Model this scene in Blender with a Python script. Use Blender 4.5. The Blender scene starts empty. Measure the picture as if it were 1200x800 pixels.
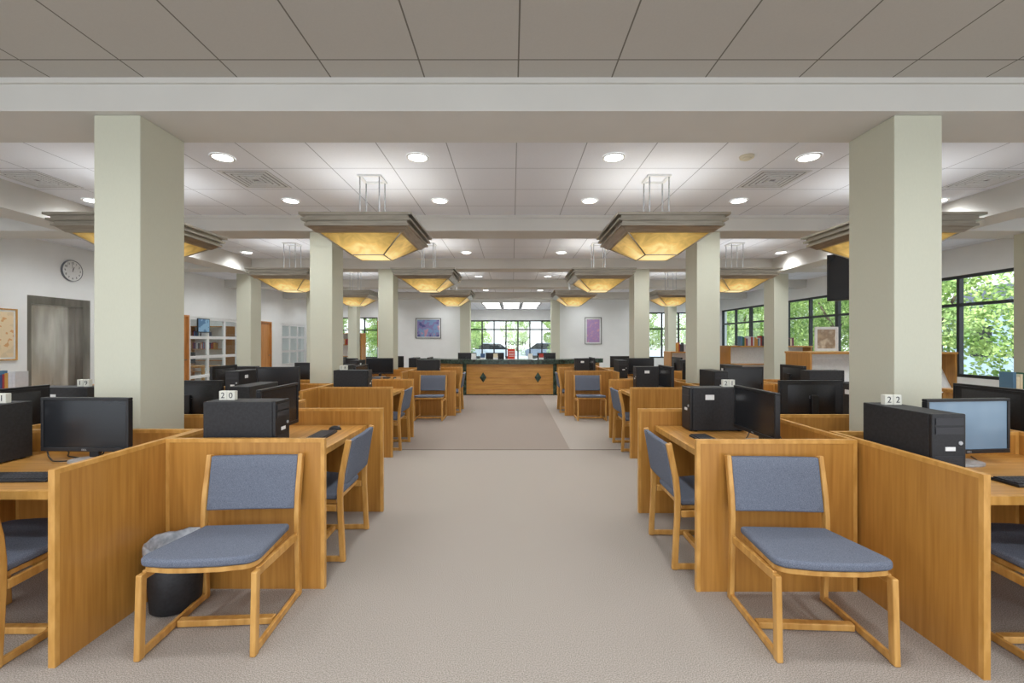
import bpy, bmesh, math, random
from mathutils import Vector, Matrix
random.seed(7)
S=bpy.context.scene
COL=S.collection
F=520.0; CH=1.45
try:
    S.view_settings.view_transform='Standard'
    S.view_settings.look='None'
    S.view_settings.exposure=0.5
except Exception as e: print(e)

def lin(r,g,b):
    def f(c):
        c/=255.0
        return c/12.92 if c<=0.04045 else ((c+0.055)/1.055)**2.4
    return (f(r),f(g),f(b),1.0)

# ---------------- materials ----------------
def newmat(name):
    m=bpy.data.materials.new(name); m.use_nodes=True
    nt=m.node_tree; b=nt.nodes['Principled BSDF']
    return m,nt,b
def noisemat(name,c1,c2,scale=20,rough=.6,metal=0,bump=0,stretch=(1,1,1),detail=3,spec=.5,lo=.35,hi=.65,rand=False):
    m,nt,b=newmat(name)
    N=nt.nodes; L=nt.links
    tc=N.new('ShaderNodeTexCoord'); mp=N.new('ShaderNodeMapping'); mp.inputs['Scale'].default_value=stretch
    L.new(tc.outputs['Object'],mp.inputs['Vector'])
    if rand:
        oi=N.new('ShaderNodeObjectInfo'); mu=N.new('ShaderNodeMath'); mu.operation='MULTIPLY'; mu.inputs[1].default_value=37
        L.new(oi.outputs['Random'],mu.inputs[0]); L.new(mu.outputs[0],mp.inputs['Location'])
    no=N.new('ShaderNodeTexNoise'); no.inputs['Scale'].default_value=scale; no.inputs['Detail'].default_value=detail
    L.new(mp.outputs[0],no.inputs['Vector'])
    r=N.new('ShaderNodeValToRGB'); r.color_ramp.elements[0].color=c1; r.color_ramp.elements[1].color=c2
    r.color_ramp.elements[0].position=lo; r.color_ramp.elements[1].position=hi
    L.new(no.outputs['Fac'],r.inputs['Fac']); L.new(r.outputs['Color'],b.inputs['Base Color'])
    b.inputs['Roughness'].default_value=rough; b.inputs['Metallic'].default_value=metal
    b.inputs['Specular IOR Level'].default_value=spec
    if bump:
        bu=N.new('ShaderNodeBump'); bu.inputs['Strength'].default_value=bump; bu.inputs['Distance'].default_value=.004
        L.new(no.outputs['Fac'],bu.inputs['Height']); L.new(bu.outputs[0],b.inputs['Normal'])
    return m
def flat(name,c,rough=.5,metal=0,em=0,spec=.5):
    c2=(c[0]*.93,c[1]*.93,c[2]*.93,1)
    m=noisemat(name,c2,c,scale=30,rough=rough,metal=metal,spec=spec)
    if em:
        b=m.node_tree.nodes['Principled BSDF']; b.inputs['Emission Color'].default_value=c; b.inputs['Emission Strength'].default_value=em
    return m
W1=lin(160,108,44); W2=lin(194,140,68)
wood_v=noisemat('oak_vertical_grain',W1,W2,scale=3,stretch=(15,15,.7),detail=12,rough=.34,bump=.03,rand=True,lo=.2,hi=.78)
wood_h=noisemat('oak_horizontal_grain',W1,lin(210,156,82),scale=3,stretch=(.7,15,15),detail=12,rough=.34,bump=.03,rand=True,lo=.2,hi=.78)
wood_edge=noisemat('oak_edge',lin(190,138,64),lin(212,160,86),scale=8,stretch=(3,3,1),rough=.38,rand=True)
wood_c=noisemat('beech_chair_wood',lin(186,134,64),lin(212,162,90),scale=5,stretch=(5,5,1),rough=.38,rand=True,detail=5)
wood_door=noisemat('door_wood',lin(186,124,64),lin(206,146,86),scale=3,stretch=(6,6,.7),rough=.4)
fabric=noisemat('blue_grey_fabric',lin(92,97,110),lin(122,128,141),scale=330,rough=.95,bump=.2,detail=2,spec=.1)
black=noisemat('black_plastic',lin(22,22,24),lin(32,32,35),scale=90,rough=.42)
blackm=noisemat('matte_black_plastic',lin(30,30,32),lin(40,40,43),scale=60,rough=.6)
screen_m=noisemat('dark_screen',lin(28,30,33),lin(38,40,44),scale=1.2,rough=.2)
screen_refl=noisemat('screen_painted_reflection',lin(106,132,154),lin(140,164,184),scale=1.5,rough=.18)  # pale blue painted in for the window mirrored in the glass
key_m=flat('key_grey',lin(48,48,52),.5)
silver=noisemat('silver_plastic',lin(170,172,174),lin(190,192,195),scale=40,rough=.35,metal=.4)
steel=noisemat('brushed_steel',lin(178,174,167),lin(226,223,217),scale=1.6,stretch=(3,3,.5),rough=.2,metal=.9)  # soft tonal streaks painted into the colour to suggest reflections
steel_d=noisemat('dark_steel_frame',lin(120,117,111),lin(150,146,140),scale=2,stretch=(3,3,.5),rough=.28,metal=.85)
nickel=noisemat('brushed_nickel',lin(160,153,140),lin(180,173,160),scale=5,stretch=(1,1,18),rough=.32,metal=.78)
column_m=noisemat('sage_wallcovering',lin(205,205,187),lin(207,207,189),scale=60,stretch=(2,2,.6),rough=.85,detail=4,spec=.2)
wall_m=noisemat('white_paint',lin(238,239,238),lin(241,242,241),scale=3,rough=.9,spec=.2)
office_m=noisemat('office_paint',lin(214,216,214),lin(224,226,224),scale=1.2,rough=.9,spec=.2)
beam_m=noisemat('beam_paint',lin(214,212,206),lin(218,216,210),scale=2,rough=.9,spec=.2)
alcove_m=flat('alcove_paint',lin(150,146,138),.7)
white_m=flat('white_plastic',lin(234,235,234),.5)
cream_m=flat('cream_plastic',lin(222,220,208),.5)
whitebag=noisemat('grey_liner',lin(150,156,164),lin(196,200,206),scale=25,rough=.4,bump=.6)
dframe=flat('dark_bronze_frame',lin(34,36,38),.45)
green_m=noisemat('dark_green_marble',lin(20,34,28),lin(62,84,72),scale=14,rough=.2,detail=8)
ink=flat('black_ink',lin(52,52,56),.6)
red_m=flat('red_card',lin(212,64,40),.6)
def emit(name,c,s):
    m=bpy.data.materials.new(name); m.use_nodes=True; nt=m.node_tree
    b=nt.nodes['Principled BSDF']; b.inputs['Base Color'].default_value=c
    b.inputs['Emission Color'].default_value=c; b.inputs['Emission Strength'].default_value=s
    return m
lampdisc=emit('lit_lens',(1,.98,.93,1),6)
panel_lit=emit('lit_diffuser_panel',(1,1,1,1),1.6)
def amber():
    m,nt,b=newmat('amber_glass'); N=nt.nodes; L=nt.links
    tc=N.new('ShaderNodeTexCoord')
    mp=N.new('ShaderNodeMapping'); mp.inputs['Scale'].default_value=(1,1,0)
    L.new(tc.outputs['Object'],mp.inputs['Vector'])
    ln=N.new('ShaderNodeVectorMath'); ln.operation='LENGTH'; L.new(mp.outputs[0],ln.inputs[0])
    no=N.new('ShaderNodeTexNoise'); no.inputs['Scale'].default_value=7; no.inputs['Detail'].default_value=6; no.inputs['Distortion'].default_value=.8; L.new(tc.outputs['Object'],no.inputs['Vector'])
    ma=N.new('ShaderNodeMath'); ma.operation='MULTIPLY_ADD'; ma.inputs[1].default_value=.32; L.new(no.outputs['Fac'],ma.inputs[0]); L.new(ln.outputs['Value'],ma.inputs[2])
    r=N.new('ShaderNodeValToRGB'); e=r.color_ramp.elements
    e[0].position=.27; e[0].color=(.98,.80,.38,1); e[1].position=.64; e[1].color=(.25,.155,.04,1)
    x=r.color_ramp.elements.new(.43); x.color=(.62,.42,.13,1)
    L.new(ma.outputs[0],r.inputs['Fac'])
    L.new(r.outputs['Color'],b.inputs['Emission Color']); b.inputs['Emission Strength'].default_value=.62
    L.new(r.outputs['Color'],b.inputs['Base Color']); b.inputs['Roughness'].default_value=.35
    return m
amber_m=amber()
def gridmat(name,yoff,c,lc):
    m,nt,b=newmat(name); N=nt.nodes; L=nt.links
    tc=N.new('ShaderNodeTexCoord'); sp=N.new('ShaderNodeSeparateXYZ'); L.new(tc.outputs['Object'],sp.inputs[0])
    masks=[]
    for ax,off in (('X',.04),('Y',yoff)):
        a=N.new('ShaderNodeMath'); a.operation='ADD'; a.inputs[1].default_value=-off+61+.305; L.new(sp.outputs[ax],a.inputs[0])
        d=N.new('ShaderNodeMath'); d.operation='DIVIDE'; d.inputs[1].default_value=.61; L.new(a.outputs[0],d.inputs[0])
        f=N.new('ShaderNodeMath'); f.operation='FRACT'; L.new(d.outputs[0],f.inputs[0])
        s=N.new('ShaderNodeMath'); s.operation='SUBTRACT'; s.inputs[1].default_value=.5; L.new(f.outputs[0],s.inputs[0])
        ab=N.new('ShaderNodeMath'); ab.operation='ABSOLUTE'; L.new(s.outputs[0],ab.inputs[0])
        lt=N.new('ShaderNodeMath'); lt.operation='LESS_THAN'; lt.inputs[1].default_value=.0075; L.new(ab.outputs[0],lt.inputs[0])
        masks.append(lt)
    mx=N.new('ShaderNodeMath'); mx.operation='MAXIMUM'; L.new(masks[0].outputs[0],mx.inputs[0]); L.new(masks[1].outputs[0],mx.inputs[1])
    no=N.new('ShaderNodeTexNoise'); no.inputs['Scale'].default_value=90; L.new(tc.outputs['Object'],no.inputs['Vector'])
    r=N.new('ShaderNodeValToRGB'); r.color_ramp.elements[0].color=(c[0]*.93,c[1]*.93,c[2]*.93,1); r.color_ramp.elements[1].color=c
    L.new(no.outputs['Fac'],r.inputs['Fac'])
    mix=N.new('ShaderNodeMixRGB'); L.new(mx.outputs[0],mix.inputs['Fac']); L.new(r.outputs['Color'],mix.inputs['Color1']); mix.inputs['Color2'].default_value=lc
    L.new(mix.outputs[0],b.inputs['Base Color']); b.inputs['Roughness'].default_value=.95; b.inputs['Specular IOR Level'].default_value=.1
    return m
tile_shaded=gridmat('acoustic_tile_near_shaded',2.71,lin(192,188,180),lin(118,113,105))  # near tiles painted darker, where the ceiling gets less light
tile_lit=gridmat('acoustic_tile_lit',4.41,lin(240,243,250),lin(172,175,182))  # same tile painted paler and cooler for the brightly lit bays
def carpet():
    m,nt,b=newmat('carpet'); N=nt.nodes; L=nt.links
    tc=N.new('ShaderNodeTexCoord'); sp=N.new('ShaderNodeSeparateXYZ'); L.new(tc.outputs['Object'],sp.inputs[0])
    no=N.new('ShaderNodeTexNoise'); no.inputs['Scale'].default_value=210; no.inputs['Detail'].default_value=4; L.new(tc.outputs['Object'],no.inputs['Vector'])
    r=N.new('ShaderNodeValToRGB'); r.color_ramp.elements[0].position=.34; r.color_ramp.elements[1].position=.66
    r.color_ramp.elements[0].color=lin(124,115,107); r.color_ramp.elements[1].color=lin(188,178,168)
    L.new(no.outputs['Fac'],r.inputs['Fac'])
    r2=N.new('ShaderNodeValToRGB'); r2.color_ramp.elements[0].position=.34; r2.color_ramp.elements[1].position=.66
    r2.color_ramp.elements[0].color=lin(112,101,93); r2.color_ramp.elements[1].color=lin(168,155,145)
    L.new(no.outputs['Fac'],r2.inputs['Fac'])
    def cmp(ax,op,v):
        a=N.new('ShaderNodeMath'); a.operation=op; a.inputs[1].default_value=v; L.new(sp.outputs[ax],a.inputs[0]); return a
    def mul(a,c):
        o=N.new('ShaderNodeMath'); o.operation='MULTIPLY'; L.new(a.outputs[0],o.inputs[0]); L.new(c.outputs[0],o.inputs[1]); return o
    mask=mul(mul(cmp('X','GREATER_THAN',-4.0),cmp('X','LESS_THAN',.78)),mul(cmp('Y','GREATER_THAN',5.95),cmp('Y','LESS_THAN',12.0)))
    seam=mul(mul(cmp('X','GREATER_THAN',-1.6),cmp('X','LESS_THAN',1.55)),mul(cmp('Y','GREATER_THAN',5.93),cmp('Y','LESS_THAN',5.97)))
    mix=N.new('ShaderNodeMixRGB'); L.new(mask.outputs[0],mix.inputs['Fac']); L.new(r.outputs['Color'],mix.inputs['Color1']); L.new(r2.outputs['Color'],mix.inputs['Color2'])
    mix2=N.new('ShaderNodeMixRGB'); L.new(seam.outputs[0],mix2.inputs['Fac']); L.new(mix.outputs[0],mix2.inputs['Color1']); mix2.inputs['Color2'].default_value=lin(104,92,84)
    L.new(mix2.outputs[0],b.inputs['Base Color']); b.inputs['Roughness'].default_value=1; b.inputs['Specular IOR Level'].default_value=.05
    bu=N.new('ShaderNodeBump'); bu.inputs['Strength'].default_value=.15; bu.inputs['Distance'].default_value=.003
    L.new(no.outputs['Fac'],bu.inputs['Height']); L.new(bu.outputs[0],b.inputs['Normal'])
    return m
carpet_m=carpet()
def glassmat():
    m=bpy.data.materials.new('window_glass'); m.use_nodes=True; nt=m.node_tree; nt.nodes.clear()
    o=nt.nodes.new('ShaderNodeOutputMaterial'); t=nt.nodes.new('ShaderNodeBsdfTransparent'); g=nt.nodes.new('ShaderNodeBsdfGlossy'); g.inputs['Roughness'].default_value=.02
    mx=nt.nodes.new('ShaderNodeMixShader'); mx.inputs[0].default_value=.06; t.inputs['Color'].default_value=(.95,.98,.98,1)
    nt.links.new(t.outputs[0],mx.inputs[1]); nt.links.new(g.outputs[0],mx.inputs[2]); nt.links.new(mx.outputs[0],o.inputs[0]); return m
glass_m=glassmat()
leaf_m=noisemat('foliage',lin(112,152,64),lin(208,226,142),scale=1.6,rough=.7,detail=4,rand=True)
bark_m=noisemat('bark',lin(90,74,58),lin(130,112,92),scale=12,rough=.9)
grass_m=noisemat('pale_paving',lin(176,176,172),lin(200,200,196),scale=3,rough=1)
grille_m=flat('grille_grey',lin(226,228,230),.6)
grille_d=flat('grille_dark',lin(150,150,152),.7)

# ---------------- mesh helpers ----------------
def box(bm,x0,x1,y0,y1,z0,z1,mi=0):
    vs=[bm.verts.new((x,y,z)) for z in (z0,z1) for y in (y0,y1) for x in (x0,x1)]
    fs=[(0,2,3,1),(4,5,7,6),(0,1,5,4),(2,6,7,3),(0,4,6,2),(1,3,7,5)]
    out=[]
    for f in fs:
        fc=bm.faces.new([vs[i] for i in f]); fc.material_index=mi; out.append(fc)
    return out
def prism(bm,pts,z0,z1,mi=0):
    a=[bm.verts.new((p[0],p[1],z0)) for p in pts]; b=[bm.verts.new((p[0],p[1],z1)) for p in pts]
    n=len(pts); fs=[]
    fs.append(bm.faces.new(list(reversed(a)))); fs.append(bm.faces.new(b))
    for i in range(n): fs.append(bm.faces.new((a[i],a[(i+1)%n],b[(i+1)%n],b[i])))
    for f in fs: f.material_index=mi
    return fs
def strip(bm,pts,t,x0,x1,mi=0):
    n=len(pts); L=[];R=[]
    for i,p in enumerate(pts):
        p=Vector(p); a=Vector(pts[max(i-1,0)]); c=Vector(pts[min(i+1,n-1)])
        d=(c-a).normalized(); nn=Vector((-d.y,d.x))
        L.append(p+nn*t/2); R.append(p-nn*t/2)
    out=L+R[::-1]
    a=[bm.verts.new((x0,p.x,p.y)) for p in out]; b=[bm.verts.new((x1,p.x,p.y)) for p in out]
    m=len(out)
    for i in range(n-1):
        j=m-1-i
        bm.faces.new((a[i],a[i+1],a[j-1],a[j])); bm.faces.new((b[j],b[j-1],b[i+1],b[i]))
    for i in range(m): bm.faces.new((a[(i+1)%m],a[i],b[i],b[(i+1)%m]))
def cyl(bm,p0,p1,r0,r1=None,n=12,mi=0):
    r1=r0 if r1 is None else r1
    p0=Vector(p0);p1=Vector(p1);d=(p1-p0).normalized()
    u=d.orthogonal().normalized(); v=d.cross(u)
    A=[];B=[]
    for i in range(n):
        a=2*math.pi*i/n; w=u*math.cos(a)+v*math.sin(a)
        A.append(bm.verts.new(p0+w*r0)); B.append(bm.verts.new(p1+w*r1))
    for i in range(n):
        f=bm.faces.new((A[i],A[(i+1)%n],B[(i+1)%n],B[i])); f.smooth=True; f.material_index=mi
    f=bm.faces.new(A[::-1]); f.material_index=mi; f=bm.faces.new(B); f.material_index=mi
def mk(name,bm,mats,parent=None,bevel=0,seg=2,loc=(0,0,0),rot=(0,0,0),label=None,smooth=False):
    bmesh.ops.recalc_face_normals(bm,faces=bm.faces[:])
    me=bpy.data.meshes.new(name); bm.to_mesh(me); bm.free()
    if not isinstance(mats,(list,tuple)): mats=[mats]
    for m in mats: me.materials.append(m)
    o=bpy.data.objects.new(name,me); COL.objects.link(o)
    o.location=loc; o.rotation_euler=rot
    if parent: o.parent=parent
    if smooth:
        for p in me.polygons: p.use_smooth=True
    if bevel:
        md=o.modifiers.new('bevel','BEVEL'); md.width=bevel; md.segments=seg; md.limit_method='ANGLE'; md.angle_limit=math.radians(40)
        for p in me.polygons: p.use_smooth=True
        try:
            md.harden_normals=True
        except: pass
    if label: o['label']=label
    return o
def B(): return bmesh.new()
def thing(name,label,cat,group=None,loc=(0,0,0),rz=0):
    o=bpy.data.objects.new(name,None); COL.objects.link(o); o.empty_display_size=.1
    o.location=loc; o.rotation_euler=(0,0,rz)
    o['label']=label; o['category']=cat
    if group: o['group']=group
    return o
KIDS={}
def clone_tree(o,parent=None):
    c=o.copy(); COL.objects.link(c)
    if parent: c.parent=parent
    for ch in list(KIDS.get(o.name,[])): clone_tree(ch,c)
    return c
class Kind:
    def __init__(s,root): s.root=root; s.used=False
    def place(s,loc,rz=0,label=None,**kw):
        if not s.used: s.used=True; o=s.root
        else:
            KIDS.clear()
            for q in COL.objects:
                if q.parent: KIDS.setdefault(q.parent.name,[]).append(q)
            o=clone_tree(s.root)
        o.location=loc; o.rotation_euler=(0,0,rz)
        if label: o['label']=label
        return o
def text_mesh(name,body,size,mat,parent,loc,rot,align='CENTER',mirror=False,ext=.0008):
    cu=bpy.data.curves.new(name,'FONT'); cu.body=body; cu.size=size; cu.align_x=align; cu.align_y='CENTER'; cu.extrude=ext
    t=bpy.data.objects.new(name+'_src',cu); COL.objects.link(t)
    dg=bpy.context.evaluated_depsgraph_get(); dg.update()
    me=bpy.data.meshes.new_from_object(t.evaluated_get(dg)); bpy.data.objects.remove(t)
    me.materials.clear(); me.materials.append(mat)
    o=bpy.data.objects.new(name,me); COL.objects.link(o); o.location=loc; o.rotation_euler=rot
    if mirror: o.scale=(-1,1,1)
    if parent: o.parent=parent
    return o
def struct(name,bm,mats,**k):
    o=mk(name,bm,mats,**k); o['kind']='structure'; return o

# ---------------- camera ----------------
cam=bpy.data.cameras.new('camera'); co=bpy.data.objects.new('camera',cam); COL.objects.link(co)
cam.sensor_width=36; cam.lens=F/1200*36; cam.clip_start=.05; cam.clip_end=300
co.location=(0,0,CH); co.rotation_euler=(math.radians(90),0,0); S.camera=co

# ---------------- shell ----------------
CZ=3.17; XL=-8.0; XR=8.2; YB=17.5; Y0=-2.0
bm=B(); box(bm,-11,XR+.25,Y0,26,-.12,0); struct('floor',bm,carpet_m)
bm=B(); box(bm,-11,XR+.25,Y0,3.1,CZ,CZ+.2); box(bm,-11,XR+.25,3.1,26,CZ,CZ+.2,1); struct('ceiling',bm,[tile_shaded,tile_lit])
def wall_y(bm,x0,x1,ya,yb,ops,z1=CZ):
    y=ya
    for (a,b,za,zb) in sorted(ops):
        if a>y: box(bm,x0,x1,y,a,0,z1)
        if za>0: box(bm,x0,x1,a,b,0,za)
        if zb<z1: box(bm,x0,x1,a,b,zb,z1)
        y=b
    if y<yb: box(bm,x0,x1,y,yb,0,z1)
def wall_x(bm,y0,y1,xa,xb,ops,z1=CZ):
    x=xa
    for (a,b,za,zb) in sorted(ops):
        if a>x: box(bm,x,a,y0,y1,0,z1)
        if za>0: box(bm,a,b,y0,y1,0,za)
        if zb<z1: box(bm,a,b,y0,y1,zb,z1)
        x=b
    if x<xb: box(bm,x,xb,y0,y1,0,z1)
EL=(7.32,8.42,0,2.22)
bm=B(); wall_y(bm,XL-.18,XL,Y0,YB+.2,[EL,(10.15,10.95,0,2.1),(10.95,13.1,0,2.08),(14.05,14.75,0,2.1),(15.4,17.2,.6,2.08)]); struct('wall_west',bm,wall_m)
RW=[(7.15+2.04*i,7.15+2.04*(i+1)) for i in range(5)]
bm=B(); wall_y(bm,XR,XR+.2,Y0,YB+.2,[(7.15,17.35,.8,2.66)]); struct('wall_east',bm,wall_m)
bm=B(); wall_x(bm,YB,YB+.2,XL,XR,[(-6.9,-5.3,.8,2.4),(-1.98,1.82,0,3.0),(5.25,7.95,.8,2.6)]); struct('wall_north',bm,wall_m)
bm=B(); box(bm,XL-.18-2.6,XL-.18-2.4,9,YB+.2,0,CZ); struct('wall_office',bm,office_m)
bm=B(); box(bm,-10.6,XL-.18,8.9,9.0,0,CZ); struct('wall_office_south',bm,office_m)
bm=B(); box(bm,-10.6,XL-.18,YB+.2,YB+.3,0,CZ); struct('wall_office_north',bm,office_m)
bm=B(); box(bm,-2.7,-2.5,YB+.2,24,0,CZ); struct('wall_vestibule_west',bm,wall_m)
bm=B(); box(bm,2.4,2.6,YB+.2,24,0,CZ); struct('wall_vestibule_east',bm,wall_m)
bm=B(); wall_x(bm,24,24.2,-2.7,2.6,[(-2.3,2.3,.05,2.6)]); struct('wall_vestibule_north',bm,wall_m)
n=0
for i,y in enumerate((2.91,6.06,9.2,12.35,15.5)):
    n+=1; bm=B(); box(bm,XL,XR,y,y+.46,2.96,CZ)
    box(bm,XL,XR,y-.02,y,CZ-.035,CZ); box(bm,XL,XR,y+.46,y+.48,CZ-.035,CZ)
    struct('trim_%d'%n,bm,beam_m)
for sx in (-1,1):
    for k,y in enumerate((3.37,6.52,9.66,12.81)):
        n+=1; bm=B(); x=5.4*sx; box(bm,min(x,x+.42*sx),max(x,x+.42*sx),y,y+2.69,2.87,CZ); struct('trim_%d'%n,bm,beam_m)
bm=B(); wall_y(bm,XL,XL+.015,Y0,YB,[EL,(10.15,13.1,0,.1),(14.05,14.75,0,.1)],.1); struct('baseboard_west',bm,blackm)
bm=B(); box(bm,XR-.015,XR,Y0,YB,0,.1); struct('baseboard_east',bm,blackm)

def window_y(name,x,ya,yb,z0,z1,mull,trans,fm,w=.05,dep=.08):
    bm=B(); xa,xb=x-dep/2,x+dep/2
    box(bm,xa,xb,ya,yb,z0,z0+w); box(bm,xa,xb,ya,yb,z1-w,z1)
    ys=[ya+w/2+(yb-ya-w)*i/mull for i in range(mull+1)]
    for y in ys: box(bm,xa,xb,y-w/2,y+w/2,z0+w,z1-w)
    for z in trans:
        for i in range(mull): box(bm,xa,xb,ys[i]+w/2,ys[i+1]-w/2,z-w/2,z+w/2)
    o=struct(name,bm,fm)
    bm=B(); box(bm,x-.004,x+.004,ya+w,yb-w,z0+w,z1-w); mk('glass_pane',bm,glass_m,parent=o); return o
def window_x(name,y,xa,xb,z0,z1,mull,trans,fm,w=.05,dep=.08):
    bm=B(); ya,yb=y-dep/2,y+dep/2
    box(bm,xa,xb,ya,yb,z0,z0+w); box(bm,xa,xb,ya,yb,z1-w,z1)
    xs=[xa+w/2+(xb-xa-w)*i/mull for i in range(mull+1)]
    for x in xs: box(bm,x-w/2,x+w/2,ya,yb,z0+w,z1-w)
    for z in trans:
        for i in range(mull): box(bm,xs[i]+w/2,xs[i+1]-w/2,ya,yb,z-w/2,z+w/2)
    o=struct(name,bm,fm)
    bm=B(); box(bm,xa+w,xb-w,y-.004,y+.004,z0+w,z1-w); mk('glass_pane',bm,glass_m,parent=o); return o
wn=0
for a,b in RW:
    wn+=1; window_y('window_%d'%wn,XR+.05,a,b,.8,2.66,2,[2.12],dframe,w=.055)
wn+=1; window_x('window_%d'%wn,YB+.1,-6.9,-5.3,.8,2.4,3,[1.9],dframe,w=.04)
wn+=1; window_x('window_%d'%wn,YB+.1,5.25,7.95,.8,2.6,4,[1.95],dframe,w=.05)
wn+=1; w=window_x('window_%d'%wn,24.1,-2.3,2.3,.05,2.6,7,[2.1],dframe,w=.07)
text_mesh('window_lettering','HOSOE H',.3,key_m,w,(0.1,24.0,1.35),(math.radians(90),0,0),mirror=True)
wn+=1; window_y('window_%d'%wn,XL-.04,10.99,13.1,0,2.08,3,[.55,1.05,1.55],white_m,w=.075,dep=.05)
wn+=1; window_y('window_%d'%wn,XL-.04,15.4,17.2,.6,2.08,3,[1.1,1.6],white_m,w=.075,dep=.05)
def wooddoor(num,tn,ya,yb):
    bm=B(); box(bm,XL-.08,XL-.03,ya+.04,yb-.04,0.01,2.06); d=struct('door_%d'%num,bm,wood_door)
    bm=B(); cyl(bm,(XL-.03,yb-.1,1.0),(XL+.03,yb-.1,1.0),.012); cyl(bm,(XL+.025,yb-.1,1.0),(XL+.025,yb-.22,1.0),.01); mk('door_handle',bm,steel,parent=d)
    bm=B(); box(bm,XL-.12,XL+.02,ya,ya+.04,0,2.1); box(bm,XL-.12,XL+.02,yb-.04,yb,0,2.1); box(bm,XL-.12,XL+.02,ya+.04,yb-.04,2.06,2.1)
    struct('trim_%d'%tn,bm,wood_door)
wooddoor(1,20,14.05,14.75); wooddoor(3,21,10.15,10.98)
# elevator
a,b,_,zt=EL
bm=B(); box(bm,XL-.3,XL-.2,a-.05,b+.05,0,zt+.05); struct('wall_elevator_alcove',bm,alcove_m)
bm=B(); box(bm,XL-.2,XL-.005,a,a+.07,0,zt); box(bm,XL-.2,XL-.005,b-.14,b,0,zt); box(bm,XL-.2,XL-.005,a+.07,b-.14,2.08,zt); dd=struct('door_2',bm,steel_d)
bm=B(); box(bm,XL-.17,XL-.13,a+.07,(a+b)/2-.04,0.005,2.08); mk('door_leaf',bm,steel,parent=dd)
bm=B(); box(bm,XL-.17,XL-.145,(a+b)/2-.03,b-.14,0.005,2.08); mk('door_leaf',bm,steel,parent=dd)
t=thing('elevator_call_panel','small steel elevator call panel with two round buttons','panel',loc=(XL,8.58,1.25))
bm=B(); box(bm,0,.012,-.06,.06,-.14,.14); mk('panel_plate',bm,steel_d,parent=t,bevel=.004)
for z in (-.04,.04):
    bm=B(); cyl(bm,(.012,0,z),(.02,0,z),.02); mk('button',bm,blackm,parent=t)

# columns
ci=0
for x0,x1 in ((-2.79,-2.48),(2.55,2.87)):
    for y in (2.96,6.12,9.26):
        ci+=1; bm=B(); box(bm,x0,x1,y,y+.4,0,2.96); o=struct('trim_%d'%(30+ci),bm,column_m,bevel=.006)
for x0,x1 in ((-5.75,-5.45),(5.47,5.77)):
    for y in (6.12,9.26,12.42,15.55):
        ci+=1; bm=B(); box(bm,x0,x1,y,y+.38,0,2.87); o=struct('trim_%d'%(30+ci),bm,column_m,bevel=.006)
for x0,x1 in ((-1.98,-1.6),(1.5,1.82)):
    ci+=1; bm=B(); box(bm,x0,x1,16.9,17.3,0,CZ); struct('trim_%d'%(30+ci),bm,column_m,bevel=.006)
bm=B(); box(bm,7.12,7.42,5.98,6.3,0,3.17); struct('trim_60',bm,column_m,bevel=.006)

# ---------------- chandeliers ----------------
root=thing('pendant_light','square brushed nickel ceiling pendant with glowing pale amber glass','pendant light','amber glass ceiling pendants')
def frame_ring(bm,h,inner,z0,z1):
    box(bm,-h,h,-h,-inner,z0,z1); box(bm,-h,h,inner,h,z0,z1); box(bm,-h,-inner,-inner,inner,z0,z1); box(bm,inner,h,-inner,inner,z0,z1)
def frustum(bm,h0,z0,h1,z1,cap=False,mi=0):
    a=[bm.verts.new((sx*h0,sy*h0,z0)) for sx,sy in ((-1,-1),(1,-1),(1,1),(-1,1))]
    b=[bm.verts.new((sx*h1,sy*h1,z1)) for sx,sy in ((-1,-1),(1,-1),(1,1),(-1,1))]
    for i in range(4): f=bm.faces.new((a[i],a[(i+1)%4],b[(i+1)%4],b[i])); f.material_index=mi
    if cap: f=bm.faces.new(b); f.material_index=mi
bm=B()
frame_ring(bm,.53,.42,2.64,2.664); frame_ring(bm,.49,.41,2.612,2.641); frame_ring(bm,.515,.41,2.592,2.613); frame_ring(bm,.475,.40,2.566,2.593); frame_ring(bm,.492,.40,2.546,2.567)
frustum(bm,.475,2.547,.42,2.50); frustum(bm,.42,2.50,.385,2.50); frustum(bm,.385,2.50,.42,2.547)
mk('metal_frame',bm,nickel,parent=root)
bm=B(); frustum(bm,.41,2.515,.16,2.335,cap=True); mk('glass_shade',bm,amber_m,parent=root)
bm=B()
for sx in (-1,1):
    for sy in (-1,1):
        cyl(bm,(sx*.41,sy*.41,2.511),(sx*.162,sy*.162,2.332),.007,n=6)
frame_ring(bm,.168,.158,2.328,2.336)
mk('metal_edging',bm,nickel,parent=root)
bm=B(); box(bm,-.42,.42,-.012,.012,2.62,2.65); box(bm,-.012,.012,-.42,-.013,2.62,2.65); box(bm,-.012,.012,.013,.42,2.62,2.65); mk('cross_bar',bm,nickel,parent=root)
for sx in (-.1,.1):
    for sy in (-.1,.1):
        bm=B(); cyl(bm,(sx,sy,2.61),(sx,sy,CZ-.02),.0075,n=8); mk('rod',bm,silver,parent=root)
bm=B(); frame_ring(bm,.12,.09,CZ-.02,CZ-.001); mk('ceiling_canopy',bm,white_m,parent=root)
bm=B(); frame_ring(bm,.12,.09,2.68,2.70); mk('mounting_ring',bm,silver,parent=root)
ld=bpy.data.lights.new('uplight','AREA'); ld.shape='SQUARE'; ld.size=.9; ld.energy=4.6; ld.color=(.86,.92,1)
lo=bpy.data.objects.new('uplight',ld); COL.objects.link(lo); lo.location=(0,0,2.53); lo.rotation_euler=(math.pi,0,0); lo.parent=root
PEN=Kind(root)
for yy in (4.68,7.82,10.97):
    for x in (-3.87,-1.47,1.52,3.92):
        PEN.place((x,yy,0))
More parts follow.
